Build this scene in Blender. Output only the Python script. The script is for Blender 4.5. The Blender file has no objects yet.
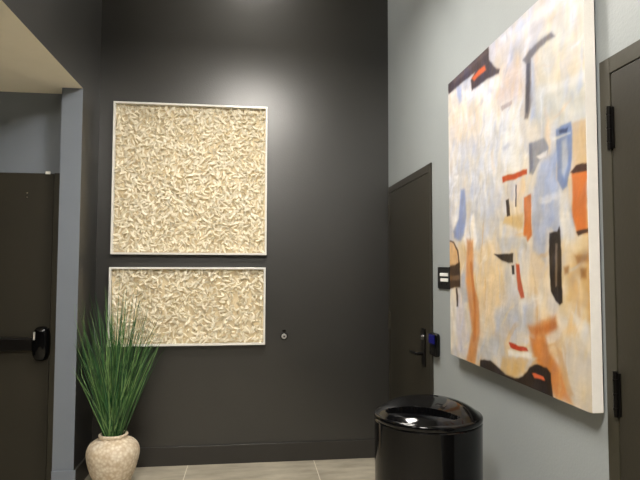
import bpy, bmesh, math, random
import numpy as np
from mathutils import Vector, Matrix, noise

random.seed(7)
PI = math.pi
S = bpy.context.scene
COL = S.collection

# ---------------------------------------------------------------- camera
cam_d = bpy.data.cameras.new('camera')
cam = bpy.data.objects.new('camera', cam_d)
COL.objects.link(cam)
F_PX = 558.97
cam_d.sensor_width = 36.0
cam_d.lens = F_PX / 640 * 36.0
yaw, pitch, roll = math.radians(-7.1405), math.radians(3.0163), math.radians(0.1333)
fwd = Vector((-math.sin(yaw) * math.cos(pitch), math.cos(yaw) * math.cos(pitch), math.sin(pitch)))
rgt = Vector((math.cos(yaw), math.sin(yaw), 0))
upv = rgt.cross(fwd)
r2 = rgt * math.cos(roll) + upv * math.sin(roll)
u2 = -rgt * math.sin(roll) + upv * math.cos(roll)
cam.matrix_world = Matrix(((r2.x, u2.x, -fwd.x, 0), (r2.y, u2.y, -fwd.y, 0), (r2.z, u2.z, -fwd.z, 1.5077), (0, 0, 0, 1)))
cam_d.clip_start = 0.05
S.camera = cam

# ---------------------------------------------------------------- world, exposure, light levels
w = bpy.data.worlds.new('world')
S.world = w
w.use_nodes = True
w.node_tree.nodes['Background'].inputs['Color'].default_value = (1.0, 0.95, 0.88, 1)
w.node_tree.nodes['Background'].inputs['Strength'].default_value = 0.02
S.view_settings.view_transform = 'Standard'
S.view_settings.look = 'None'
S.view_settings.gamma = 1.0
S.view_settings.use_curve_mapping = False
S.view_settings.exposure = 1.05
LIGHT_COLOR = (1.0, 0.95, 0.87)
# (x, y, z, size, strength) of the flush ceiling lights
CEILING_LIGHTS = [(0.02, 2.80, 3.345, 0.50, 42.0), (-0.40, 0.20, 3.345, 0.60, 68.0), (0.0, 4.15, 4.295, 0.40, 16.0)]  # the last one is unseen, added to brighten the upper walls
ALCOVE_FILL = [(-2.60, -0.80, 2.77, 0.60, 8.0)]  # unseen fill, added so its floor bounce brightens the low ceiling

# ---------------------------------------------------------------- helpers
def lin(c):
    return tuple(((v / 255) / 12.92 if v / 255 <= 0.04045 else ((v / 255 + 0.055) / 1.055) ** 2.4) for v in c)

def mat(name, rgb, rough=0.5, metal=0.0, var=0.0, vscale=6.0, bump=0.0, bscale=60.0, coat=0.0, spec=0.5, rgb2=None, emit=0.0, emit_rgb=None, detail=6.0):
    m = bpy.data.materials.new(name)
    m.use_nodes = True
    nt = m.node_tree
    b = nt.nodes['Principled BSDF']
    c = lin(rgb)
    b.inputs['Roughness'].default_value = rough
    b.inputs['Metallic'].default_value = metal
    b.inputs['Coat Weight'].default_value = coat
    b.inputs['Specular IOR Level'].default_value = spec
    tc = nt.nodes.new('ShaderNodeTexCoord')
    n = nt.nodes.new('ShaderNodeTexNoise')
    n.inputs['Scale'].default_value = vscale
    n.inputs['Detail'].default_value = detail
    nt.links.new(tc.outputs['Object'], n.inputs['Vector'])
    cr = nt.nodes.new('ShaderNodeValToRGB')
    cr.color_ramp.elements[0].position = 0.3
    cr.color_ramp.elements[1].position = 0.7
    c2 = lin(rgb2) if rgb2 else tuple(v * (1 - var) for v in c)
    c1 = c if rgb2 else tuple(v * (1 + var) for v in c)
    cr.color_ramp.elements[0].color = (*c2, 1)
    cr.color_ramp.elements[1].color = (*c1, 1)
    nt.links.new(n.outputs['Fac'], cr.inputs['Fac'])
    nt.links.new(cr.outputs['Color'], b.inputs['Base Color'])
    if bump:
        n2 = nt.nodes.new('ShaderNodeTexNoise')
        n2.inputs['Scale'].default_value = bscale
        n2.inputs['Detail'].default_value = 3
        nt.links.new(tc.outputs['Object'], n2.inputs['Vector'])
        bp = nt.nodes.new('ShaderNodeBump')
        bp.inputs['Strength'].default_value = bump
        bp.inputs['Distance'].default_value = 0.01
        nt.links.new(n2.outputs['Fac'], bp.inputs['Height'])
        nt.links.new(bp.outputs['Normal'], b.inputs['Normal'])
    if emit:
        b.inputs['Emission Color'].default_value = (*(emit_rgb or c), 1)
        b.inputs['Emission Strength'].default_value = emit
    return m

def obj(name, bm, material, parent=None, smooth=False, auto=None):
    me = bpy.data.meshes.new(name)
    bm.to_mesh(me)
    bm.free()
    o = bpy.data.objects.new(name, me)
    COL.objects.link(o)
    for m in (material if isinstance(material, (list, tuple)) else [material]):
        me.materials.append(m)
    if smooth:
        for p in me.polygons:
            p.use_smooth = True
    if auto is not None:
        for p in me.polygons:
            p.use_smooth = True
        me.set_sharp_from_angle(angle=math.radians(auto))
    if parent is not None:
        o.parent = parent
    return o

def box(bm, x0, x1, y0, y1, z0, z1, bevel=0.0, seg=2, mi=0):
    vs = [bm.verts.new(p) for p in ((x0, y0, z0), (x1, y0, z0), (x1, y1, z0), (x0, y1, z0), (x0, y0, z1), (x1, y0, z1), (x1, y1, z1), (x0, y1, z1))]
    fs = [bm.faces.new([vs[i] for i in f]) for f in ((3, 2, 1, 0), (4, 5, 6, 7), (0, 1, 5, 4), (1, 2, 6, 5), (2, 3, 7, 6), (3, 0, 4, 7))]
    for f in fs:
        f.material_index = mi
    if bevel:
        es = list({e for f in fs for e in f.edges})
        bmesh.ops.bevel(bm, geom=es, offset=bevel, segments=seg, affect='EDGES', profile=0.5)
    return fs

def bx(name, m, parent, *a, **k):
    bm = bmesh.new()
    box(bm, *a, **k)
    return obj(name, bm, m, parent, auto=15 if k.get('bevel') else None)

def tag(o, label=None, cat=None, group=None, kind=None):
    if label: o['label'] = label
    if cat: o['category'] = cat
    if group: o['group'] = group
    if kind: o['kind'] = kind
    return o

def empty(name, loc, rz=0):
    o = bpy.data.objects.new(name, None)
    o.empty_display_size = 0.05
    COL.objects.link(o)
    o.location = loc
    o.rotation_euler = (0, 0, rz)
    return o

def lathe(bm, prof, n=48, cx=0, cy=0, cap0=True, cap1=True, mi=0, jitter=None):
    rings = []
    for (r, z) in prof:
        ring = []
        for k in range(n):
            a = 2 * PI * k / n
            rr = r
            if jitter: rr += jitter(a, z)
            ring.append(bm.verts.new((cx + rr * math.cos(a), cy + rr * math.sin(a), z)))
        rings.append(ring)
    for i in range(len(rings) - 1):
        for k in range(n):
            f = bm.faces.new((rings[i][k], rings[i][(k + 1) % n], rings[i + 1][(k + 1) % n], rings[i + 1][k]))
            f.material_index = mi
    if cap0: bm.faces.new(rings[0][::-1])
    if cap1: bm.faces.new(rings[-1])
    return rings

def tube(bm, p0, p1, r, n=16, r1=None):
    p0, p1 = Vector(p0), Vector(p1)
    d = (p1 - p0).normalized()
    a = d.orthogonal().normalized()
    b = d.cross(a)
    r1 = r if r1 is None else r1
    R = []
    for p, rr in ((p0, r), (p1, r1)):
        R.append([bm.verts.new(p + (a * math.cos(2 * PI * k / n) + b * math.sin(2 * PI * k / n)) * rr) for k in range(n)])
    for k in range(n):
        bm.faces.new((R[0][k], R[0][(k + 1) % n], R[1][(k + 1) % n], R[1][k]))
    bm.faces.new(R[0][::-1]); bm.faces.new(R[1])

# ---------------------------------------------------------------- room dimensions
D = 4.491      # back wall
W = 1.133      # right wall
LX = -1.176    # left wall face
JX = -1.316    # far side of the left wall's thickness
D1 = 4.052     # end of the left wall (opening jamb)
D2 = 4.20      # alcove wall with the exit door
HC = 2.776     # alcove ceiling
CZ = 3.35      # ceiling over the hall
CY = 3.42      # where that ceiling ends and the tall bay starts
TOP = 4.30
YB = -2.5
XL = -4.0

# ---------------------------------------------------------------- materials
M = {}
M['dark_wall'] = mat('charcoal satin wall paint', (38, 37, 35), rough=0.36, var=0.08, vscale=3.0, bump=0.10, bscale=90, spec=1.0)
M['dark_trim'] = mat('charcoal baseboard paint', (46, 44, 41), rough=0.38, var=0.05, bump=0.03)
M['light_wall'] = mat('pale blue grey wall paint', (144, 149, 150), rough=0.55, var=0.03, vscale=2.5, bump=0.10, bscale=110)
M['jamb_wall'] = mat('slate blue wall paint', (116, 123, 133), rough=0.5, var=0.03, vscale=3, bump=0.08, bscale=100)
M['beige'] = mat('cream ceiling paint', (248, 241, 222), rough=0.8, var=0.02, bump=0.05)
M['white_ceiling'] = mat('off white ceiling paint', (225, 222, 214), rough=0.85, var=0.02)
M['door'] = mat('dark bronze door paint', (45, 42, 34), rough=0.45, spec=0.35, var=0.06, vscale=4, bump=0.05, bscale=70)
M['frame'] = mat('dark bronze door frame paint', (56, 53, 43), rough=0.42, spec=0.35, var=0.05, bump=0.03)
M['frame_dark'] = mat('dark bronze far frame paint', (47, 44, 37), rough=0.42, spec=0.35, var=0.05, bump=0.03)
M['black_metal'] = mat('black hardware metal', (22, 20, 19), rough=0.3, metal=0.6, var=0.1)
M['chrome'] = mat('polished chrome', (210, 208, 204), rough=0.12, metal=1.0, var=0.02)
M['satin'] = mat('satin aluminium', (170, 168, 164), rough=0.5, metal=0.2, var=0.02)
M['black_gloss'] = mat('gloss black plastic', (7, 7, 8), rough=0.08, var=0.1, spec=0.3)
M['black_matte'] = mat('matte black plastic', (14, 14, 15), rough=0.45, var=0.1)
M['white_plastic'] = mat('white plastic', (232, 232, 228), rough=0.35, var=0.01)
M['acrylic'] = mat('frosted white acrylic', (226, 224, 218), rough=0.25, var=0.02, vscale=30)
M['board'] = mat('cream backing board', (222, 206, 172), rough=0.7, var=0.04, vscale=12)
M['paper'] = mat('cream folded paper', (250, 244, 226), rough=0.33, var=0.03, vscale=25, rgb2=(246, 236, 210))
nt_ = M['paper'].node_tree
_b = nt_.nodes['Principled BSDF']; _o = nt_.nodes['Material Output']
_t = nt_.nodes.new('ShaderNodeBsdfTranslucent'); _t.inputs['Color'].default_value = (*lin((248, 242, 226)), 1)
_m = nt_.nodes.new('ShaderNodeMixShader'); _m.inputs[0].default_value = 0.20
nt_.links.new(_b.outputs[0], _m.inputs[1]); nt_.links.new(_t.outputs[0], _m.inputs[2]); nt_.links.new(_m.outputs[0], _o.inputs[0])
M['grass'] = mat('green grass blades', (70, 112, 56), rough=0.42, vscale=9, rgb2=(26, 62, 34), detail=2)
M['diffuser'] = None

def floor_mat():
    m = bpy.data.materials.new('greige stone floor tile'); m.use_nodes = True
    nt = m.node_tree; b = nt.nodes['Principled BSDF']; L = nt.links
    tc = nt.nodes.new('ShaderNodeTexCoord')
    mp = nt.nodes.new('ShaderNodeMapping'); mp.inputs['Scale'].default_value = (1.2, 4.0, 1)
    L.new(tc.outputs['Object'], mp.inputs['Vector'])
    n = nt.nodes.new('ShaderNodeTexNoise'); n.inputs['Scale'].default_value = 2.6; n.inputs['Detail'].default_value = 8; n.inputs['Roughness'].default_value = 0.65
    L.new(mp.outputs['Vector'], n.inputs['Vector'])
    cr = nt.nodes.new('ShaderNodeValToRGB')
    cr.color_ramp.elements[0].position = 0.32; cr.color_ramp.elements[0].color = (*lin((150, 142, 126)), 1)
    cr.color_ramp.elements[1].position = 0.68; cr.color_ramp.elements[1].color = (*lin((188, 180, 162)), 1)
    L.new(n.outputs['Fac'], cr.inputs['Fac'])
    L.new(cr.outputs['Color'], b.inputs['Base Color'])
    b.inputs['Roughness'].default_value = 0.45
    return m
M['floor'] = floor_mat()
M['lobby_wall'] = mat('dark taupe lobby paint', (44, 42, 39), rough=0.6, var=0.05)
M['grout'] = mat('pale grout', (226, 220, 204), rough=0.8, var=0.03, vscale=20)

# ---------------------------------------------------------------- structure
def struct(name, m, *a, **k):
    o = bx(name, m, None, *a, **k)
    o['kind'] = 'structure'
    return o

# floor: large tiles with pale grout lines between them, one surface
bm = bmesh.new()
G = 0.006
TX, TY = 0.975, 1.60
x_lines = [0.515 + TX * k for k in range(-6, 2)]
xs = [XL] + [x for x in x_lines if XL < x < W + 0.15] + [W + 0.15]
y_lines = [3.62 - TY * k for k in range(0, 4)]
ys = [YB] + sorted(y for y in y_lines if y > YB) + [D + 0.15]
box(bm, XL, W + 0.15, YB, D + 0.15, -0.12, -0.0015, mi=1)
for i in range(len(xs) - 1):
    for j in range(len(ys) - 1):
        box(bm, xs[i] + G / 2, xs[i + 1] - G / 2, ys[j] + G / 2, ys[j + 1] - G / 2, -0.001, 0.0, mi=0)
o = obj('floor', bm, [M['floor'], M['grout']]); o['kind'] = 'structure'

struct('wall_back', M['dark_wall'], JX, W, D, D + 0.15, 0, TOP)
# right wall
struct('wall_right', M['light_wall'], W, W + 0.15, YB, D + 0.15, 0, TOP)
# left wall: end jamb (slate front face) and the wall above the opening
bm = bmesh.new()
box(bm, JX, LX, D1, D, 0, TOP)
bm.faces.ensure_lookup_table()
for f in bm.faces:
    f.normal_update()
    if f.normal.y < -0.5: f.material_index = 1
    if f.normal.x < -0.5: f.material_index = 1
o = obj('wall_left', bm, [M['dark_wall'], M['jamb_wall']]); o['kind'] = 'structure'
bm = bmesh.new()
box(bm, JX, LX, YB, D1, HC, TOP)
for f in bm.faces:
    f.normal_update()
    if f.normal.z < -0.5: f.material_index = 1
o = obj('wall_left_header', bm, [M['dark_wall'], M['beige']]); o['kind'] = 'structure'
struct('ceiling_alcove', M['beige'], XL, JX, YB, D2 + 0.12, HC, HC + 0.1)
struct('wall_alcove', M['jamb_wall'], XL, JX, D2, D2 + 0.12, 0, HC)
struct('wall_left_far', M['lobby_wall'], XL - 0.12, XL, YB, D2 + 0.12, 0, HC + 0.1)
struct('wall_front', M['lobby_wall'], XL - 0.12, W + 0.15, YB - 0.12, YB, 0, TOP)
# ceiling over the hall and the higher ceiling over the tall bay
struct('ceiling', M['white_ceiling'], LX, W, YB, CY, CZ, CZ + 0.12)
struct('ceiling_bay', M['white_ceiling'], JX, W + 0.15, CY - 0.1, D + 0.15, TOP, TOP + 0.1)
struct('wall_bay_riser', M['white_ceiling'], LX, W, CY - 0.1, CY, CZ + 0.12, TOP)

# baseboards
BH, BT = 0.144, 0.015
def base(name, m, x0, x1, y0, y1):
    o = bx(name, m, None, x0, x1, y0, y1, 0, BH, bevel=0.003)
    o['kind'] = 'structure'
base('baseboard_back', M['dark_trim'], LX + BT, W - 0.0145, D - BT, D)
base('baseboard_left', M['dark_trim'], LX, LX + BT, D1, D)
base('baseboard_jamb', M['jamb_wall'], JX, LX + BT, D1 - BT, D1)
base('baseboard_right', M['frame_dark'], W - BT, W, 1.672, 3.368)

# ---------------------------------------------------------------- doors in the right wall
def hinge(parent, x, y, z, h=0.13, mt=None):
    bm = bmesh.new()
    box(bm, x - 0.004, x + 0.004, y - 0.016, y + 0.016, z - h / 2, z + h / 2, bevel=0.001)
    tube(bm, (x - 0.006, y, z - h / 2 - 0.004), (x - 0.006, y, z + h / 2 + 0.004), 0.007, 12)
    for k in (-1, 0, 1):
        tube(bm, (x - 0.006, y, z + k * h / 3 - 0.003), (x - 0.006, y, z + k * h / 3 + 0.003), 0.0085, 12)
    return obj('hinge', bm, mt or M['black_metal'], parent, auto=15)

def right_door(name, y0, y1, top, label, mf, hinge_at, hz):
    """frame outer edges y0..y1, frame face 5 cm wide standing 1.4 cm proud of the wall"""
    e = empty(name, (W, (y0 + y1) / 2, 0)); e['kind'] = 'structure'; e['label'] = label
    oy = (y0 + y1) / 2
    fw = 0.052
    bm = bmesh.new()
    # a welded frame: two jambs and head, slightly rounded
    for (a, b, z0, z1) in ((y0, y0 + fw, 0, top), (y1 - fw, y1, 0, top), (y0 + fw, y1 - fw, top - fw, top)):
        box(bm, -0.009, -0.0005, a - oy, b - oy, z0, z1, bevel=0.0015)
    obj('door_frame', bm, mf, e, auto=15)
    g = 0.004
    bm = bmesh.new()
    box(bm, -0.0075, -0.0005, y0 + fw + g - oy, y1 - fw - g - oy, 0.008, top - fw - g, bevel=0.0015)
    obj('door_leaf', bm, M['door'], e, auto=15)
    # black sheet standing in for the shade inside the gap
    bm = bmesh.new()
    box(bm, -0.0012, -0.0004, y0 + fw - oy, y1 - fw - oy, 0.0, top - fw)
    obj('gap_shade', bm, M['black_matte'], e)
    hy = (y0 + fw if hinge_at == 0 else y1 - fw) - oy
    for z in hz:
        hinge(e, -0.009, hy, z, mt=mf if mf == M['frame_dark'] else None)
    return e

d_far = right_door('door_1', 3.376, 4.474, 2.182, 'dark bronze door in the far corner of the pale wall', M['frame_dark'], 1, (0.25, 1.10, 1.965))
# lever lock on a long plate, local coordinates about (W, 3.925)
oy = 3.925
bm = bmesh.new()
box(bm, -0.016, -0.0076, 3.505 - oy, 3.580 - oy, 0.885, 1.128, bevel=0.003)
pl = obj('lock_plate', bm, M['black_metal'], d_far, auto=15)
bm = bmesh.new()
tube(bm, (-0.016, 3.545 - oy, 0.965), (-0.060, 3.545 - oy, 0.965), 0.012)
box(bm, -0.070, -0.054, 3.535 - oy, 3.665 - oy, 0.956, 0.974, bevel=0.006, seg=3)
tag(obj('lever_handle', bm, M['black_metal'], d_far, auto=15))
bm = bmesh.new()
tube(bm, (-0.016, 3.545 - oy, 1.068), (-0.026, 3.545 - oy, 1.068), 0.017)
tag(obj('lock_cylinder', bm, M['chrome'], pl, auto=15), 'small chrome lock cylinder above the lever')

d_near = right_door('door_2', 0.62, 1.664, 2.182, 'dark bronze door at the right edge beside the painting', M['frame'], 1, (0.25, 1.127, 1.954))

# ---------------------------------------------------------------- exit door in the alcove
e = empty('door_3', (-1.85, D2, 0)); e['kind'] = 'structure'; e['label'] = 'dark exit door with a panic bar in the slate alcove wall'
ox = -1.85
bm = bmesh.new()
box(bm, -2.42 - ox, -2.37 - ox, -0.03, -0.0005, 0, 2.192, bevel=0.002)
box(bm, -1.392 - ox, -1.345 - ox, -0.03, -0.0005, 0, 2.192, bevel=0.002)
obj('door_frame', bm, M['frame'], e, auto=15)
bm = bmesh.new()
box(bm, -2.366 - ox, -1.396 - ox, -0.026, -0.0005, 0.008, 2.188, bevel=0.002)
lf = obj('door_leaf', bm, M['door'], e, auto=15)
bm = bmesh.new()
tube(bm, (-1.572 - ox, -0.0262, 2.045), (-1.572 - ox, -0.0285, 2.045), 0.005, 10)
tube(bm, (-1.572 - ox, -0.0262, 2.015), (-1.572 - ox, -0.0285, 2.015), 0.005, 10)
obj('screw_cap', bm, M['chrome'], lf)
tag(bx('door_contact', M['white_plastic'], e, -1.452 - ox, -1.418 - ox, -0.034, -0.0262, 2.182, 2.202, bevel=0.003), 'small white contact at the top of the door')
# panic bar: end case and push rail
bm = bmesh.new()
prof = []
cxx = -1.443 - ox
for k in range(28):
    a = 2 * PI * k / 28
    sx, sz = math.cos(a), math.sin(a)
    px = 0.058 * (abs(sx) ** 0.75) * (1 if sx > 0 else -1)
    pz = 0.120 * (abs(sz) ** 0.60) * (1 if sz > 0 else -1)
    prof.append((px, pz))
rings = []
for (yy, s) in ((-0.0262, 1.0), (-0.050, 1.0), (-0.068, 0.93), (-0.080, 0.78), (-0.086, 0.5)):
    rings.append([bm.verts.new((cxx + p[0] * s, yy, 0.985 + p[1] * (s * 0.5 + 0.5))) for p in prof])
for i in range(len(rings) - 1):
    for k in range(28):
        bm.faces.new((rings[i][k], rings[i][(k + 1) % 28], rings[i + 1][(k + 1) % 28], rings[i + 1][k]))
bm.faces.new(rings[-1]); bm.faces.new(rings[0][::-1])
bmesh.ops.recalc_face_normals(bm, faces=bm.faces)
pb = obj('panic_bar_case', bm, M['black_gloss'], e, auto=35)
tag(bx('chrome_edge', M['satin'], pb, cxx - 0.040, cxx - 0.028, -0.0905, -0.0700, 0.985 + 0.030, 0.985 + 0.085, bevel=0.002), 'chrome edge strip on the bar case')
bm = bmesh.new()
box(bm, -2.28 - ox, cxx - 0.05, -0.075, -0.0262, 0.938, 1.030, bevel=0.010, seg=3)
obj('push_bar', bm, M['black_metal'], e, auto=15)

# ---------------------------------------------------------------- ceiling lights
def ceiling_light(x, y, z, s, strength, label):
    t = empty('ceiling_light', (x, y, z))
    bm = bmesh.new()
    h = s / 2; f = 0.03
    for a in ((-h - f, h + f, -h - f, -h), (-h - f, h + f, h, h + f), (-h - f, -h, -h, h), (h, h + f, -h, h)):
        box(bm, a[0], a[1], a[2], a[3], -0.002, 0.0045)
    obj('light_frame', bm, M['white_plastic'], t)
    bm = bmesh.new()
    box(bm, -h, h, -h, h, 0.0, 0.0045)
    m = mat('lit diffuser', (255, 250, 240), rough=0.6, emit=strength, emit_rgb=LIGHT_COLOR)
    obj('diffuser', bm, m, t)
    tag(t, label, 'ceiling light', 'square flush ceiling lights')
    return t
for i, (x, y, z, s, st) in enumerate(CEILING_LIGHTS):
    ceiling_light(x, y, z, s, st, ['square flush ceiling light in front of the dark wall', 'square flush ceiling light over the hall entrance', 'unseen light added high in the tall bay to brighten the upper walls'][i])
for (x, y, z, s, st) in ALCOVE_FILL:
    ceiling_light(x, y, z, s, st, 'unseen fill light added in the low side alcove')

# ---------------------------------------------------------------- relief panels of folded paper
def petal_mesh(L, wd, bend, twist, nx=5, ny=2):
    V, Fc = [], []
    for i in range(nx + 1):
        t = i / nx
        a = (t - 0.5)
        wloc = wd * (0.22 + 0.78 * math.sin(PI * min(max(t * 0.92 + 0.04, 0), 1)))
        z = bend * (4 * a * a)
        tw = twist * a
        for j in range(ny + 1):
            b = j / ny - 0.5
            off = wloc * b
            V.append((a * L, off * math.cos(tw), z + off * math.sin(tw) - abs(b) * 0.28 * wloc))
    for i in range(nx):
        for j in range(ny):
            q = i * (ny + 1) + j
            Fc.append((q, q + ny + 1, q + ny + 2, q + 1))
    return V, Fc

PETALS = [petal_mesh(0.054, 0.019, 0.006, 0.5), petal_mesh(0.048, 0.016, -0.004, -0.4), petal_mesh(0.060, 0.017, 0.008, -0.3), petal_mesh(0.043, 0.019, -0.003, 0.6)]
PETAL_DATA = []
for V, Fc in PETALS:
    me = bpy.data.meshes.new('folded_petal')
    me.from_pydata(V, [], Fc)
    me.materials.append(M['paper'])
    for p in me.polygons: p.use_smooth = True
    PETAL_DATA.append(me)

def relief_panel(x0, x1, z0, z1, label, seed, columns):
    rnd = random.Random(seed)
    cx, cz = (x0 + x1) / 2, (z0 + z1) / 2
    t = empty('wall_art', (cx, D - 0.001, cz))
    tag(t, label, 'wall art', 'cream relief panels on the dark wall')
    hw, hh, dep, th = (x1 - x0) / 2, (z1 - z0) / 2, 0.062, 0.015
    bx('backing_board', M['board'], t, -hw + th, hw - th, -0.012, 0, -hh + th, hh - th)
    bm = bmesh.new()
    box(bm, -hw, hw, -dep, 0, hh - th, hh, bevel=0.0015)
    box(bm, -hw, hw, -dep, 0, -hh, -hh + th, bevel=0.0015)
    box(bm, -hw, -hw + th, -dep, 0, -hh + th, hh - th, bevel=0.0015)
    box(bm, hw - th, hw, -dep, 0, -hh + th, hh - th, bevel=0.0015)
    tag(obj('frame', bm, M['acrylic'], t, auto=15), 'thin white acrylic box frame')
    # petals on a jittered grid, standing off the board
    step = 0.0285
    pts = []
    nx, nz = int((2 * hw - 0.07) / step), int((2 * hh - 0.07) / step)
    for layer in range(2):
        for i in range(nx + 1):
            for j in range(nz + 1):
                x = -hw + 0.035 + i * (2 * hw - 0.07) / nx + rnd.uniform(-0.5, 0.5) * step
                z = -hh + 0.035 + j * (2 * hh - 0.07) / nz + rnd.uniform(-0.5, 0.5) * step
                if columns:
                    d = min(abs(x - c) for c in columns)
                    if d < 0.012 and rnd.random() < 0.7: continue
                if layer == 1 and rnd.random() < 0.25: continue
                x = max(-hw + 0.034, min(hw - 0.034, x)); z = max(-hh + 0.034, min(hh - 0.034, z))
                y = -0.026 - layer * 0.012 - rnd.uniform(0, 0.006)
                R = Matrix.Rotation(PI / 2, 4, 'X')                # petal normal to -y
                R = Matrix.Rotation(rnd.uniform(0, 2 * PI), 4, 'Y') @ Matrix.Rotation(rnd.gauss(0, 0.30), 4, 'Z') @ Matrix.Rotation(0, 4, 'X') @ R @ Matrix.Rotation(rnd.gauss(0, 0.70), 4, 'X')
                pts.append((Matrix.Translation((x, y, z)) @ R @ Matrix.Scale(rnd.uniform(0.8, 1.12), 4), rnd.randrange(4), layer))
    top = [p for p in pts if p[2] == 1]
    rnd.shuffle(top)
    single = set(id(p) for p in top[:100])
    for p in top[:100]:
        o = bpy.data.objects.new('folded_petal', PETAL_DATA[p[1]])
        COL.objects.link(o)
        o.parent = t
        o.matrix_local = p[0]
    V, Fc = [], []
    for p in pts:
        if id(p) in single: continue
        n = len(V)
        PV, PF = PETALS[p[1]]
        V.extend((p[0] @ Vector(v))[:] for v in PV)
        Fc.extend(tuple(n + k for k in f) for f in PF)
    me = bpy.data.meshes.new('folded_petals')
    me.from_pydata(V, [], Fc)
    me.materials.append(M['paper'])
    for q in me.polygons: q.use_smooth = True
    o = bpy.data.objects.new('folded_petals', me)
    COL.objects.link(o); o.parent = t; o['kind'] = 'stuff'
    return t

relief_panel(-1.058, 0.130, 1.620, 2.806, 'large square cream relief panel of curled paper pieces, the upper one on the dark wall', 3, None)
relief_panel(-1.064, 0.124, 0.918, 1.522, 'low wide cream relief panel of curled paper pieces below the square one, behind the grass', 5, [-0.40, -0.19, 0.02, 0.23, 0.36, 0.47])

# ---------------------------------------------------------------- small round wall knob
t = empty('round_fixture', (0.275, D, 0.977))
bm = bmesh.new(); tube(bm, (0, -0.0005, 0), (0, -0.014, 0), 0.031, 28)
obj('rim', bm, M['black_matte'], t, auto=15)
bm = bmesh.new(); tube(bm, (0, -0.0142, 0), (0, -0.024, 0), 0.021, 28, r1=0.018)
tag(obj('ring', bm, M['satin'], t, auto=15), 'silver disc in the middle')
bm = bmesh.new(); tube(bm, (0, -0.0242, 0), (0, -0.028, 0), 0.007, 16)
obj('button', bm, M['black_matte'], t, auto=15)
bm = bmesh.new(); box(bm, -0.014, 0.014, -0.006, -0.0005, 0.034, 0.050, bevel=0.002)
obj('bracket', bm, M['black_metal'], t, auto=15)
tag(t, 'small round black and silver knob on the dark wall right of the relief panels', 'fixture')

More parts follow.
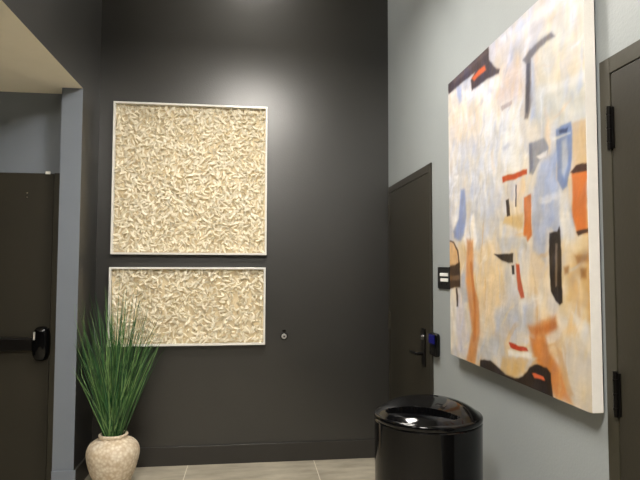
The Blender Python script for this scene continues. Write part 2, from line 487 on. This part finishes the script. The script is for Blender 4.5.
# ---------------------------------------------------------------- abstract painting (paint laid as shapes on one canvas)
PAINT = [
    ((205, 197, 193), 0.9, 6.2, [(31.1,150.2),(97.2,160.4),(120.3,147.8),(112.4,136.8),(85.3,135.9),(73.9,134.0),(42.9,137.0)]),
    ((240, 236, 230), 0.8, 2.2, [(64.8,147.3),(121.9,143.5),(124.6,139.3),(72.3,139.9)]),
    ((232, 224, 203), 0.9, 4.8, [(98.5,132.5),(112.5,137.5),(135.5,142.8),(133.6,94.9),(93.8,106.9)]),
    ((235, 215, 180), 0.6, 5.4, [(108.6,122.7),(134.4,114.4),(134.0,104.9),(111.5,111.9)]),
    ((214, 213, 204), 0.9, 3.4, [(90.3,116.7),(134.1,107.4),(133.4,89.2),(117.1,94.0),(89.8,102.5)]),
    ((243, 240, 232), 0.8, 1.9, [(97.8,114.2),(134.2,109.3),(134.1,107.1),(101.3,110.4)]),
    ((234, 214, 184), 0.8, 7.9, [(2.6,137.5),(81.9,111.1),(81.5,97.3),(1.8,111.0)]),
    ((226, 204, 184), 0.8, 4.0, [(59.3,134.1),(85.1,130.6),(85.4,115.4),(63.8,115.5)]),
    ((240, 238, 232), 0.9, 4.2, [(44.7,120.0),(84.5,113.6),(84.4,84.5),(41.4,87.2)]),
    ((212, 210, 208), 0.8, 6.8, [(1.9,115.4),(63.5,106.7),(67.1,69.0),(26.2,74.4),(1.0,83.6)]),
    ((243, 241, 238), 0.7, 2.3, [(47.5,134.5),(54.0,132.2),(54.8,90.6),(48.3,90.8)]),
    ((240, 236, 232), 0.8, 3.2, [(17.3,138.4),(64.3,131.0),(68.0,125.7),(19.9,131.2)]),
    ((205, 207, 212), 0.85, 4.7, [(29.1,85.1),(67.5,82.7),(69.6,60.2),(40.5,59.6),(23.4,68.1)]),
    ((203, 205, 208), 0.8, 3.9, [(56.9,60.5),(82.7,59.8),(80.9,31.4),(66.0,36.0)]),
    ((233, 211, 176), 0.85, 6.0, [(33.2,56.1),(61.9,59.4),(66.8,32.7),(60.5,17.2),(37.0,21.5)]),
    ((170, 182, 208), 0.85, 2.1, [(97.6,86.0),(108.0,88.3),(110.1,73.6),(119.5,63.9),(116.9,57.3),(107.5,56.1),(101.6,60.8),(99.1,48.4),(90.4,53.2),(90.0,64.0),(92.0,76.2)]),
    ((238, 235, 228), 0.8, 1.4, [(109.5,73.7),(113.8,72.4),(118.7,57.2),(112.5,53.1),(109.6,61.3)]),
    ((216, 192, 158), 1, 0.9, [(118.3,95.1),(126.8,94.8),(126.2,78.6),(118.3,78.6)]),
    ((206, 122, 66), 1, 0.9, [(117.7,78.7),(126.2,78.6),(125.4,57.8),(120.4,57.8),(117.7,63.4)]),
    ((66, 42, 34), 1, 0.4, [(117.1,78.5),(120.1,80.3),(123.5,80.7),(126.8,80.1),(126.7,77.8),(118.8,77.8)]),
    ((62, 44, 34), 1, 0.4, [(119.9,58.5),(126.0,59.0),(126.0,57.8),(121.0,57.1)]),
    ((228, 212, 182), 0.9, 2.3, [(110.7,56.7),(128.1,57.0),(127.9,26.5),(108.5,30.7)]),
    ((203, 174, 130), 0.8, 2.2, [(116.7,51.6),(127.9,52.5),(127.1,32.1),(113.7,35.2)]),
    ((146, 106, 66), 0.85, 1.3, [(118.4,50.5),(126.2,50.6),(126.7,48.1),(119.5,47.8)]),
    ((140, 100, 60), 0.85, 1.1, [(121.1,45.8),(125.0,46.1),(124.9,42.9),(121.5,42.9)]),
    ((150, 112, 74), 0.8, 1.0, [(111.6,46.5),(114.7,46.8),(114.6,44.5),(112.2,44.1)]),
    ((200, 165, 112), 0.8, 1.7, [(125.9,55.2),(130.6,55.6),(130.1,28.3),(124.9,28.8)]),
    ((112, 104, 100), 0.95, 0.9, [(106.9,131.6),(108.9,129.6),(99.1,129.5),(91.5,128.2),(91.3,123.5),(92.5,112.0),(88.3,104.9),(85.9,105.9),(87.5,127.3),(85.1,129.8),(90.8,131.6),(99.2,132.2)]),
    ((74, 70, 76), 0.9, 0.7, [(88.3,127.0),(90.2,126.3),(90.2,113.9),(88.0,107.0),(86.8,108.1)]),
    ((186, 192, 208), 0.8, 1.7, [(91.4,126.6),(94.5,124.7),(94.5,103.6),(89.9,104.1)]),
    ((150, 150, 154), 0.95, 0.8, [(88.7,94.8),(100.7,94.4),(103.4,90.1),(101.2,87.9),(96.9,86.9),(91.4,82.5),(88.3,83.4)]),
    ((118, 122, 138), 0.8, 0.7, [(88.7,94.4),(91.1,94.3),(91.6,85.6),(89.1,83.7)]),
    ((238, 232, 224), 1, 0.5, [(94.7,88.9),(102.0,89.3),(101.2,87.2),(96.9,87.3)]),
    ((128, 146, 182), 0.95, 0.7, [(108.3,95.5),(111.6,96.1),(117.7,95.9),(118.7,89.5),(117.1,79.5),(114.5,74.4),(111.4,73.5),(108.9,77.4),(108.7,87.5)]),
    ((196, 202, 214), 0.95, 1.0, [(112.0,90.3),(115.1,91.0),(115.4,81.6),(113.4,77.4),(111.6,79.8)]),
    ((58, 72, 104), 0.95, 0.5, [(110.2,95.0),(115.9,94.3),(115.2,92.7),(110.8,93.5)]),
    ((232, 230, 222), 0.8, 0.5, [(105.5,93.3),(117.6,92.2),(117.6,91.5),(106.2,92.0)]),
    ((188, 82, 38), 1, 0.5, [(65.2,85.7),(86.8,85.3),(86.7,83.3),(65.6,83.2)]),
    ((92, 86, 90), 0.9, 0.3, [(77.0,80.8),(78.1,80.6),(77.8,71.6),(76.7,71.7)]),
    ((202, 124, 72), 1, 0.7, [(84.0,74.5),(89.6,75.0),(89.8,59.0),(86.6,56.8),(83.5,59.4)]),
    ((216, 186, 130), 0.9, 1.3, [(67.0,68.1),(82.9,67.8),(82.8,62.2),(65.0,65.3)]),
    ((60, 50, 42), 1, 0.4, [(68.2,75.3),(71.0,75.4),(71.7,68.1),(68.9,67.9)]),
    ((42, 38, 36), 1, 0.5, [(55.6,52.1),(73.8,52.3),(73.7,48.3),(69.2,48.4),(61.6,50.2)]),
    ((40, 36, 36), 1, 0.3, [(72.3,47.1),(74.6,47.3),(74.9,43.8),(72.7,43.8)]),
    ((190, 92, 60), 1, 0.6, [(75.9,47.9),(78.9,47.5),(82.6,34.7),(80.1,34.0),(77.7,37.3)]),
    ((198, 198, 198), 0.9, 1.3, [(58.9,59.5),(85.9,58.8),(85.7,54.1),(61.7,54.1)]),
    ((38, 32, 30), 1, 0.5, [(102.9,58.9),(107.6,59.3),(109.0,61.0),(109.6,59.2),(110.3,45.5),(110.5,34.0),(108.6,33.2),(106.1,34.8),(102.9,38.2),(101.9,49.1)]),
    ((140, 130, 124), 0.8, 0.4, [(106.1,54.8),(107.5,54.7),(107.3,40.2),(105.9,39.8)]),
    ((184, 168, 158), 0.9, 0.5, [(64.8,116.6),(75.1,116.5),(75.1,114.8),(65.7,114.5)]),
    ((146, 160, 196), 0.95, 1.7, [(17.2,86.8),(22.6,86.5),(24.2,73.1),(20.6,62.7),(16.4,60.3),(6.5,62.4),(5.1,66.3),(14.0,72.0),(15.7,81.8)]),
    ((246, 242, 236), 0.95, 1.3, [(30.0,72.0),(33.7,72.7),(37.0,59.8),(33.2,55.1),(29.6,60.2)]),
    ((226, 190, 148), 1, 0.8, [(-2.7,61.3),(6.4,59.8),(12.1,54.8),(13.9,46.4),(-3.1,45.3)]),
    ((100, 78, 62), 0.9, 0.4, [(-2.7,61.9),(6.4,60.6),(12.8,55.8),(15.3,46.4),(13.7,46.4),(10.7,55.4),(5.5,59.8),(-2.7,61.1)]),
    ((60, 46, 36), 1, 0.8, [(-3.1,47.0),(14.7,49.0),(15.1,36.6),(-3.4,34.9)]),
    ((126, 104, 84), 0.9, 1.0, [(-3.2,42.0),(14.5,42.8),(14.5,40.2),(-3.3,39.3)]),
    ((240, 236, 228), 0.9, 1.5, [(-3.4,34.3),(8.6,35.3),(9.2,6.0),(-4.4,0.4)]),
    ((222, 220, 230), 0.9, 2.3, [(12.9,35.5),(20.7,20.1),(28.1,8.5),(21.4,1.2),(9.1,2.4),(9.8,26.4)]),
    ((84, 72, 68), 0.95, 0.5, [(8.7,35.8),(11.0,35.9),(11.3,26.5),(9.3,26.4)]),
    ((208, 148, 98), 0.88, 1.9, [(24.5,60.4),(32.1,60.0),(32.7,38.1),(38.4,30.2),(39.2,16.1),(32.7,0.0),(21.3,-1.8),(29.5,15.0),(26.1,28.0),(22.6,40.3)]),
    ((190, 120, 66), 0.7, 1.0, [(28.0,49.3),(30.6,49.3),(34.8,28.5),(34.3,11.7),(30.6,10.3),(32.3,26.0)]),
    ((204, 206, 208), 0.9, 3.0, [(39.1,13.3),(63.4,17.5),(65.1,10.5),(52.0,5.0),(39.9,3.1)]),
    ((196, 202, 214), 0.9, 2.6, [(55.9,27.6),(88.9,32.7),(89.3,22.4),(66.2,15.7),(55.5,17.9)]),
    ((202, 136, 82), 0.95, 2.1, [(85.5,23.5),(98.3,27.0),(105.9,29.1),(106.4,25.6),(98.8,21.6),(101.4,15.8),(109.7,10.1),(114.8,0.3),(104.8,0.1),(98.2,4.4),(88.3,14.6)]),
    ((180, 108, 58), 0.7, 1.6, [(90.1,23.2),(105.8,27.0),(105.7,24.9),(91.5,21.1)]),
    ((222, 192, 142), 0.95, 1.9, [(63.1,8.1),(85.0,10.3),(81.6,5.0),(71.2,0.3),(60.0,1.6)]),
    ((216, 207, 190), 0.9, 2.7, [(108.3,23.7),(129.0,26.6),(129.9,-1.0),(115.9,-0.1),(109.0,10.7)]),
    ((240, 236, 226), 0.8, 1.3, [(115.9,31.3),(123.8,28.7),(129.2,18.6),(127.6,16.4),(120.3,23.7)]),
    ((196, 160, 118), 0.7, 1.0, [(105.5,18.8),(109.3,16.9),(116.1,3.6),(113.6,2.1),(107.7,9.7)]),
    ((186, 72, 50), 1, 0.4, [(69.0,14.8),(75.2,15.2),(84.3,14.5),(85.9,13.3),(70.7,12.8)]),
    ((246, 242, 232), 1, 0.7, [(67.9,11.7),(88.2,13.1),(88.2,11.2),(68.8,9.4)]),
    ((38, 32, 32), 1, 0.6, [(38.7,2.9),(49.9,4.7),(57.1,3.2),(64.8,1.2),(73.9,1.2),(80.7,3.3),(86.5,7.8),(92.6,9.8),(99.1,10.0),(101.8,8.3),(102.8,-1.1),(90.7,-1.6),(59.9,-2.3),(38.6,-2.7)]),
    ((232, 120, 80), 1, 0.4, [(88.0,5.8),(96.1,6.2),(97.5,5.0),(90.2,4.3)]),
    ((68, 54, 52), 1, 0.8, [(-3.4,151.8),(17.7,151.0),(43.3,150.5),(53.4,148.3),(53.2,141.9),(60.4,135.1),(64.3,133.2),(63.3,131.8),(51.9,133.9),(33.1,134.3),(32.0,139.7),(37.1,142.0),(20.2,142.2),(1.1,142.4)]),
    ((110, 92, 86), 0.7, 1.1, [(5.9,148.6),(50.1,147.8),(52.3,146.0),(10.3,145.0)]),
    ((228, 108, 52), 1, 1.0, [(33.3,140.3),(40.7,141.2),(48.8,141.1),(49.8,138.4),(40.6,138.3),(35.7,138.0)]),
    ((170, 180, 212), 0.7, 1.4, [(13.2,141.9),(18.8,141.1),(19.9,132.3),(15.7,132.5)]),
]
CW, CH, CT = 1.262, 1.482, 0.049       # width along the wall, height, thickness
CY0, CZ0 = 2.940, 1.053               # far lower corner

def poly_sd(px, pz, poly):
    d = np.full(px.shape, 1e9)
    s = np.ones(px.shape)
    n = len(poly)
    j = n - 1
    for i in range(n):
        xi, yi = poly[i]; xj, yj = poly[j]
        ex, ey = xj - xi, yj - yi
        wx, wy = px - xi, pz - yi
        L2 = ex * ex + ey * ey + 1e-9
        tt = np.clip((wx * ex + wy * ey) / L2, 0, 1)
        bx_, by_ = wx - ex * tt, wy - ey * tt
        d = np.minimum(d, bx_ * bx_ + by_ * by_)
        c1 = pz >= yi; c2 = pz < yj; c3 = ex * wy > ey * wx
        flip = (c1 & c2 & c3) | (~c1 & ~c2 & ~c3)
        s = np.where(flip, -s, s)
        j = i
    return s * np.sqrt(d)

def vnoise(x, y, seed, ):
    """smooth value noise on arrays"""
    rs = np.random.RandomState(seed)
    T = rs.rand(64, 64)
    xi = np.floor(x).astype(int); yi = np.floor(y).astype(int)
    fx = x - xi; fy = y - yi
    fx = fx * fx * (3 - 2 * fx); fy = fy * fy * (3 - 2 * fy)
    a = T[xi % 64, yi % 64]; b = T[(xi + 1) % 64, yi % 64]; c = T[xi % 64, (yi + 1) % 64]; d = T[(xi + 1) % 64, (yi + 1) % 64]
    return (a * (1 - fx) + b * fx) * (1 - fy) + (c * (1 - fx) + d * fx) * fy

def painting():
    NX, NZ = 300, 352
    s = np.linspace(0, CW * 100, NX + 1); tt = np.linspace(0, CH * 100, NZ + 1)
    PX, PZ = np.meshgrid(s, tt)           # [z, x], centimetres
    wob = lambda sc, sd, am: am * (vnoise(PX / sc, PZ / sc, sd) - 0.5)
    X = PX + wob(6, 1, 2.6) + wob(2.0, 2, 1.0)
    Z = PZ + wob(7, 3, 2.6) + wob(2.2, 4, 1.0)
    base = np.array((226, 219, 207), float)
    C = np.tile(base, PX.shape + (1,))
    # broad washes: peach, white and grey, streaked vertically
    n1 = vnoise(PX / 11 + 5, PZ / 24 + 3, 11); n2 = vnoise(PX / 7 + 9, PZ / 17 + 1, 12); n3 = vnoise(PX / 3.1 + PZ / 15 + wob(8, 32, 3), PZ / 10, 13)
    def blend(col, a):
        nonlocal C
        C = C * (1 - a[..., None]) + np.array(col, float) * a[..., None]
    low = 1 / (1 + np.exp((PZ - 70) / 14))
    blend((248, 246, 243), np.clip((n1 - 0.45) * 3.0, 0, 0.9) * (1 - low * 0.4))
    blend((228, 205, 172), np.clip((0.50 - n2) * 2.0, 0, 0.6) * (0.35 + 0.65 * low))
    blend((198, 197, 200), np.clip((n2 - 0.6) * 3.2, 0, 0.75))
    # loose brush strokes, mostly upright
    rs = random.Random(41)
    up_pal = [(250, 248, 246), (246, 243, 238), (206, 204, 206), (190, 190, 196), (236, 214, 182), (228, 204, 176), (222, 216, 212), (198, 204, 218)]
    lo_pal = [(246, 242, 232), (238, 220, 184), (224, 194, 148), (206, 172, 128), (208, 208, 212), (192, 200, 214), (214, 178, 130), (244, 236, 220)]
    def strokes(count, lo, hi, wlo, whi, op):
        for _ in range(count):
            cx, cz = rs.uniform(0, 126), rs.uniform(0, 148)
            L_, Wd = rs.uniform(lo, hi), rs.uniform(wlo, whi)
            an = PI / 2 + rs.gauss(0, 0.16) if rs.random() < 0.72 else rs.uniform(-0.2, 0.9)
            col = rs.choice(up_pal if cz + rs.gauss(0, 14) > 68 else lo_pal)
            ca_, sa_ = math.cos(an), math.sin(an)
            bend = rs.gauss(0, 0.012)
            dx, dz = X - cx, Z - cz
            q = dx * ca_ + dz * sa_
            e = -dx * sa_ + dz * ca_ + bend * q * q * 0.6
            bri = 0.55 + 0.45 * vnoise(e * 1.3 + 20 + cx, q / 9 + 30, 51)
            m_ = (np.abs(q) < L_) & (np.abs(e) < Wd * 1.6)
            if not m_.any(): continue
            a = op * bri / (1 + np.exp(np.clip((np.abs(e) - Wd) / (0.16 + 0.06 * Wd), -30, 30))) / (1 + np.exp(np.clip((np.abs(q) - L_ * 0.86) / 0.8, -30, 30)))
            blend(col, np.where(m_, a, 0))
    strokes(130, 5, 17, 1.2, 4.0, 0.75)
    n_soft = sum(1 for q in PAINT if q[2] > 2.0)
    soft_done = False
    for col, op, soft, poly in sorted(PAINT, key=lambda q: q[2] <= 2.0):
        if soft <= 2.0 and not soft_done:
            strokes(110, 3, 10, 0.4, 1.6, 0.6)
            soft_done = True
        soft_e = max(soft, 0.38)
        sharp = soft_e < 2.2
        k = 0.30 if sharp else 1.0
        sd = poly_sd(PX + (X - PX) * k, PZ + (Z - PZ) * k, poly)
        a = op / (1 + np.exp(np.clip(sd / (soft_e * 0.30), -30, 30)))
        dry = 1 - (0.10 if sharp else 0.35) * np.clip((n3 - 0.5) * 2.5, 0, 1)
        blend(col, a * dry)
    # brush streaks
    st = vnoise(X / 1.5 + wob(9, 31, 3), Z / 7, 21) - 0.5
    sm = vnoise(X / 4.5 + Z / 9, Z / 5.5 - X / 12, 23) - 0.5
    sm2 = vnoise(X / 3 - Z / 6, Z / 8 + X / 7, 24) - 0.5
    st2 = vnoise(PX / 5 + PZ / 3, PZ / 1.1, 22) - 0.5
    C *= (1 + 0.05 * st + 0.03 * st2 + 0.10 * sm)[..., None]
    C += sm2[..., None] * np.array((10, 0, -22.0))
    C += (np.clip((PZ - 60) / 60, 0, 1)[..., None]) * np.array((-6, -3, 8.0)) + (low[..., None]) * np.array((-4, -9, -14.0))
    lum = C.mean(axis=-1, keepdims=True)
    C = np.clip((lum + (C - lum) * 1.12) * 0.86, 0, 255) / 255
    Cl = np.where(C <= 0.04045, C / 12.92, ((C + 0.055) / 1.055) ** 2.4)
    rel = 0.0003 * (st + 0.6 * st2)
    n = (NX + 1) * (NZ + 1)
    co = np.empty((NZ + 1, NX + 1, 3))
    co[..., 0] = -CT - 0.0004 - np.clip(rel, -0.0003, 0.001)
    co[..., 1] = -PX / 100
    co[..., 2] = PZ / 100
    idx = np.arange(n).reshape(NZ + 1, NX + 1)
    F = np.stack([idx[:-1, :-1], idx[:-1, 1:], idx[1:, 1:], idx[1:, :-1]], axis=-1).reshape(-1, 4)
    me = bpy.data.meshes.new('painted_surface')
    me.from_pydata(co.reshape(-1, 3).tolist(), [], F.tolist())
    ca = me.color_attributes.new('paint', 'FLOAT_COLOR', 'POINT')
    arr = np.ones((n, 4), dtype=np.float32); arr[:, :3] = Cl.reshape(-1, 3)
    ca.data.foreach_set('color', arr.ravel())
    for p in me.polygons: p.use_smooth = True
    m = bpy.data.materials.new('abstract oil paint'); m.use_nodes = True
    nt = m.node_tree; b = nt.nodes['Principled BSDF']
    at = nt.nodes.new('ShaderNodeAttribute'); at.attribute_name = 'paint'
    tc = nt.nodes.new('ShaderNodeTexCoord')
    nz_ = nt.nodes.new('ShaderNodeTexNoise'); nz_.inputs['Scale'].default_value = 55; nz_.inputs['Detail'].default_value = 5
    nt.links.new(tc.outputs['Object'], nz_.inputs['Vector'])
    bp = nt.nodes.new('ShaderNodeBump'); bp.inputs['Strength'].default_value = 0.12; bp.inputs['Distance'].default_value = 0.01
    nt.links.new(nz_.outputs['Fac'], bp.inputs['Height'])
    nt.links.new(bp.outputs['Normal'], b.inputs['Normal'])
    nt.links.new(at.outputs['Color'], b.inputs['Base Color'])
    b.inputs['Roughness'].default_value = 0.5
    me.materials.append(m)
    t = empty('painting', (W - 0.001, CY0, CZ0))
    o = bpy.data.objects.new('painted_surface', me); COL.objects.link(o); o.parent = t
    bm = bmesh.new()
    box(bm, -CT, -0.010, -CW, 0, 0, CH, bevel=0.002)
    tag(obj('canvas', bm, mat('white canvas', (236, 232, 226), rough=0.7, var=0.02, vscale=40, bump=0.15, bscale=250), t, auto=15), 'bare white canvas edge')
    bx('hanging_rail', M['black_matte'], t, -0.0098, 0.0, -CW + 0.1, -0.1, CH - 0.14, CH - 0.10)
    tag(t, 'large abstract painting in cream, blue, orange and black on the pale right wall', 'painting')
painting()

# ---------------------------------------------------------------- switch plate and card reader on the right wall
t = empty('switch_plate', (W, 3.165, 1.46))
bx('plate', M['black_matte'], t, -0.009, -0.0005, -0.098, 0.098, -0.063, 0.063, bevel=0.002)
for k, (z, a, b_) in enumerate(((0.019, -0.085, 0.045), (-0.012, -0.085, 0.034))):
    o = bx('rocker', M['white_plastic'], t, -0.015, -0.0092, a, b_, z - 0.0095, z + 0.0095, bevel=0.002)
for y in (-0.05, 0.03):
    o = bx('indicator', M['black_metal'], t, -0.0115, -0.0092, y - 0.006, y + 0.006, -0.040, -0.032)
tag(t, 'dark wall switch plate with two white rows, tucked by the painting', 'switch')

t = empty('card_reader', (W, 3.305, 1.055))
bm = bmesh.new()
box(bm, -0.034, -0.0005, -0.058, 0.058, -0.070, 0.070, bevel=0.012, seg=4)
obj('housing', bm, M['black_gloss'], t, auto=30)
bm = bmesh.new()
box(bm, -0.0375, -0.0342, -0.049, 0.049, 0.006, 0.060, bevel=0.0015)
tag(obj('indicator_lens', bm, mat('blue indicator lens', (12, 12, 62), rough=0.2, var=0.1, emit=0.03, emit_rgb=(0.02, 0.02, 0.8)), t, auto=15), 'blue lit window at the top')
tag(t, 'small black card reader with a blue lit top beside the far door', 'card reader')

# ---------------------------------------------------------------- waste bin
BX, BY, BR, BZ = 0.755, 2.335, 0.2265, 0.903
t = empty('waste_bin', (BX, BY, 0))
bm = bmesh.new()
lathe(bm, [(BR - 0.022, 0.002), (BR - 0.012, 0.004), (BR - 0.008, 0.02), (BR - 0.003, 0.60), (BR - 0.001, BZ - 0.030), (BR - 0.004, BZ - 0.026)], 96)
obj('bin_body', bm, M['black_gloss'], t, auto=30)
# lid: rolled rim and a dome, scooped open towards the front with a sloping flap inside
RI = BR
bm = bmesh.new()
NR, NA = 90, 192
fx, fy = math.cos(math.radians(-120)), math.sin(math.radians(-120))   # front of the lid
def lid_z(x, y):
    r = min(math.hypot(x, y) / (RI - 0.010), 1.0)
    h = 0.058 * (1 - r ** 3.2)
    q = x * fx + y * fy          # towards the front
    p = -x * fy + y * fx         # across
    # opening outline: wide lens whose back edge arches over
    u = p / 0.155
    if abs(u) < 1:
        c = math.sqrt(1 - u * u)
        q_front = 0.092 + 0.100 * c
        q_back = 0.105 - 0.165 * c
        q_slit = 0.112 + 0.006 * c
        if q_back < q < q_front:
            e1 = min((q_front - q) / 0.008, (q - q_back) / 0.008, 1.0)
            if q > q_slit + 0.008:      # flap: rises from the front edge back to the slit
                k = (q_front - q) / max(q_front - q_slit, 1e-4)
                zi = min(-0.002 + (q_front - q) * 0.62 + 0.02 * (1 - c), h - 0.024 * c - 0.001)
            elif q > q_slit - 0.004:    # the slit
                zi = h - 0.045 * c
            else:                       # shallow dish in the hood
                k = (q - q_back) / max(q_slit - q_back, 1e-4)
                zi = h - 0.005 * c * math.sin(PI * 0.5 * min(max(k, 0), 1))
            h = h * (1 - e1) + zi * e1
    return BZ + h
rings = []
c0 = bm.verts.new((0, 0, lid_z(0, 0)))
for i in range(1, NR + 1):
    rr = (RI - 0.010) * i / NR
    rings.append([bm.verts.new((rr * math.cos(2 * PI * k / NA), rr * math.sin(2 * PI * k / NA), lid_z(rr * math.cos(2 * PI * k / NA), rr * math.sin(2 * PI * k / NA)))) for k in range(NA)])
for (rr, z) in ((RI - 0.004, BZ - 0.001), (RI, BZ - 0.006), (RI + 0.0005, BZ - 0.014), (RI - 0.001, BZ - 0.022), (RI - 0.006, BZ - 0.0255)):
    rings.append([bm.verts.new((rr * math.cos(2 * PI * k / NA), rr * math.sin(2 * PI * k / NA), z)) for k in range(NA)])
for k in range(NA):
    bm.faces.new((c0, rings[0][k], rings[0][(k + 1) % NA]))
for i in range(len(rings) - 1):
    for k in range(NA):
        bm.faces.new((rings[i][k], rings[i + 1][k], rings[i + 1][(k + 1) % NA], rings[i][(k + 1) % NA]))
bm.faces.new(rings[-1][::-1])
bmesh.ops.recalc_face_normals(bm, faces=bm.faces)
obj('lid', bm, M['black_gloss'], t, auto=50)
tag(t, 'round glossy black waste bin with a domed lid by the right wall', 'waste bin')

# ---------------------------------------------------------------- vase of tall grass
VX, VY = -0.931, 4.10
t = empty('potted_grass', (VX, VY, 0))
def crackle():
    m = bpy.data.materials.new('mottled cream ceramic'); m.use_nodes = True
    nt = m.node_tree; b = nt.nodes['Principled BSDF']; L = nt.links
    tc = nt.nodes.new('ShaderNodeTexCoord')
    v = nt.nodes.new('ShaderNodeTexVoronoi'); v.inputs['Scale'].default_value = 46; v.feature = 'F1'
    n = nt.nodes.new('ShaderNodeTexNoise'); n.inputs['Scale'].default_value = 14; n.inputs['Detail'].default_value = 8; n.inputs['Roughness'].default_value = 0.7
    L.new(tc.outputs['Object'], v.inputs['Vector']); L.new(tc.outputs['Object'], n.inputs['Vector'])
    mx = nt.nodes.new('ShaderNodeMath'); mx.operation = 'MULTIPLY_ADD'; mx.inputs[1].default_value = 0.55
    L.new(v.outputs['Distance'], mx.inputs[0]); L.new(n.outputs['Fac'], mx.inputs[2])
    cr = nt.nodes.new('ShaderNodeValToRGB')
    cr.color_ramp.elements[0].position = 0.42; cr.color_ramp.elements[0].color = (*lin((240, 230, 212)), 1)
    cr.color_ramp.elements[1].position = 0.95; cr.color_ramp.elements[1].color = (*lin((200, 180, 152)), 1)
    L.new(mx.outputs[0], cr.inputs['Fac']); L.new(cr.outputs['Color'], b.inputs['Base Color'])
    bp = nt.nodes.new('ShaderNodeBump'); bp.inputs['Strength'].default_value = 0.35; bp.inputs['Distance'].default_value = 0.006; bp.invert = True
    L.new(mx.outputs[0], bp.inputs['Height']); L.new(bp.outputs['Normal'], b.inputs['Normal'])
    b.inputs['Roughness'].default_value = 0.45
    return m
prof = [(0.098, 0.0), (0.108, 0.006), (0.120, 0.03), (0.142, 0.075), (0.162, 0.12), (0.178, 0.17), (0.187, 0.215), (0.189, 0.245), (0.184, 0.275), (0.170, 0.303), (0.148, 0.324), (0.122, 0.337), (0.104, 0.343), (0.098, 0.349), (0.098, 0.355), (0.103, 0.361), (0.105, 0.368), (0.103, 0.375), (0.097, 0.378), (0.088, 0.377), (0.082, 0.368), (0.080, 0.350), (0.080, 0.30)]
# smooth the profile
pf = []
for i in range(len(prof) - 1):
    for k in range(3):
        s_ = k / 3
        p0 = prof[max(i - 1, 0)]; p1 = prof[i]; p2 = prof[i + 1]; p3 = prof[min(i + 2, len(prof) - 1)]
        pf.append(tuple(0.5 * ((2 * p1[q]) + (-p0[q] + p2[q]) * s_ + (2 * p0[q] - 5 * p1[q] + 4 * p2[q] - p3[q]) * s_ ** 2 + (-p0[q] + 3 * p1[q] - 3 * p2[q] + p3[q]) * s_ ** 3) for q in (0, 1)))
pf.append(prof[-1])
bm = bmesh.new()
pf = [(a * 0.935, b * 0.972) for a, b in pf]
lathe(bm, pf, 80, jitter=lambda a, z: 0.0022 * noise.noise(Vector((math.cos(a) * 2, math.sin(a) * 2, z * 9))))
obj('vase', bm, crackle(), t, smooth=True)
bm = bmesh.new()
lathe(bm, [(0.072, 0.302), (0.072, 0.330)], 40)
obj('moss_filler', bm, mat('dark moss', (40, 44, 28), rough=0.9, var=0.3, vscale=60, bump=0.5), t)

def grass():
    rnd = random.Random(12)
    bms = bmesh.new()
    N = 260
    for i in range(N):
        a0 = rnd.uniform(0, 2 * PI); r0 = 0.062 * math.sqrt(rnd.random())
        p = Vector((r0 * math.cos(a0), r0 * math.sin(a0), 0.325))
        # fan: radius at tip grows with height, bounded left by the wall
        ang = rnd.uniform(0, 2 * PI)
        spread = 0.30 * math.sqrt(rnd.random())
        spread = min(spread, 0.29)
        if abs(math.cos(ang)) > 0.5: spread *= 1.12
        H = rnd.uniform(0.66, 1.16) * (1 - 0.30 * max(0, spread - 0.12) / 0.2)
        dx = math.cos(ang) * spread; dy = math.sin(ang) * spread * 0.75
        dx = min(dx, 0.245)
        if dx < -0.20: dx = -0.20 - rnd.uniform(0, 0.03)
        p2 = Vector((min(dx, 0.25) * 0.52 + p.x * 1.1, dy * 0.5 + p.y * 1.1, 0.325 + H * 0.55))
        p3 = Vector((dx + p.x * 1.1 + rnd.gauss(0, 0.012), dy + p.y, 0.325 + H))
        droop = Vector((dx, dy, 0)).normalized() * rnd.uniform(0, 0.05)
        w0 = rnd.uniform(0.0020, 0.0038)
        face = rnd.uniform(-0.9, 0.9)
        side = Vector((math.cos(face), math.sin(face), 0))
        nrm = Vector((-side.y, side.x, 0))
        n = 9
        prev = None
        for k in range(n + 1):
            t_ = k / n
            c = p * (1 - t_) ** 2 + p2 * 2 * t_ * (1 - t_) + p3 * t_ ** 2 + droop * t_ ** 4
            c.x = max(c.x, -0.238)
            c.y = min(c.y, 0.30)
            wd = w0 * (1 - t_ ** 2.2) + 0.0004
            tri = [bms.verts.new(c + side * wd), bms.verts.new(c + nrm * wd * 0.45), bms.verts.new(c - side * wd)]
            if prev:
                for q in range(2):
                    f = bms.faces.new((prev[q], prev[q + 1], tri[q + 1], tri[q]))
                    f.material_index = i % 3
                f = bms.faces.new((prev[2], prev[0], tri[0], tri[2])); f.material_index = i % 3
            prev = tri
    ms = [M['grass'], mat('deep green grass blades', (38, 92, 48), rough=0.45, vscale=8, rgb2=(18, 52, 30)), mat('pale green grass blades', (136, 168, 104), rough=0.4, vscale=8, rgb2=(62, 108, 56))]
    obj('grass_blades', bms, ms, t, auto=60)
grass()
tag(t, 'tall green grass in a mottled cream ceramic vase in the back left corner', 'potted plant')
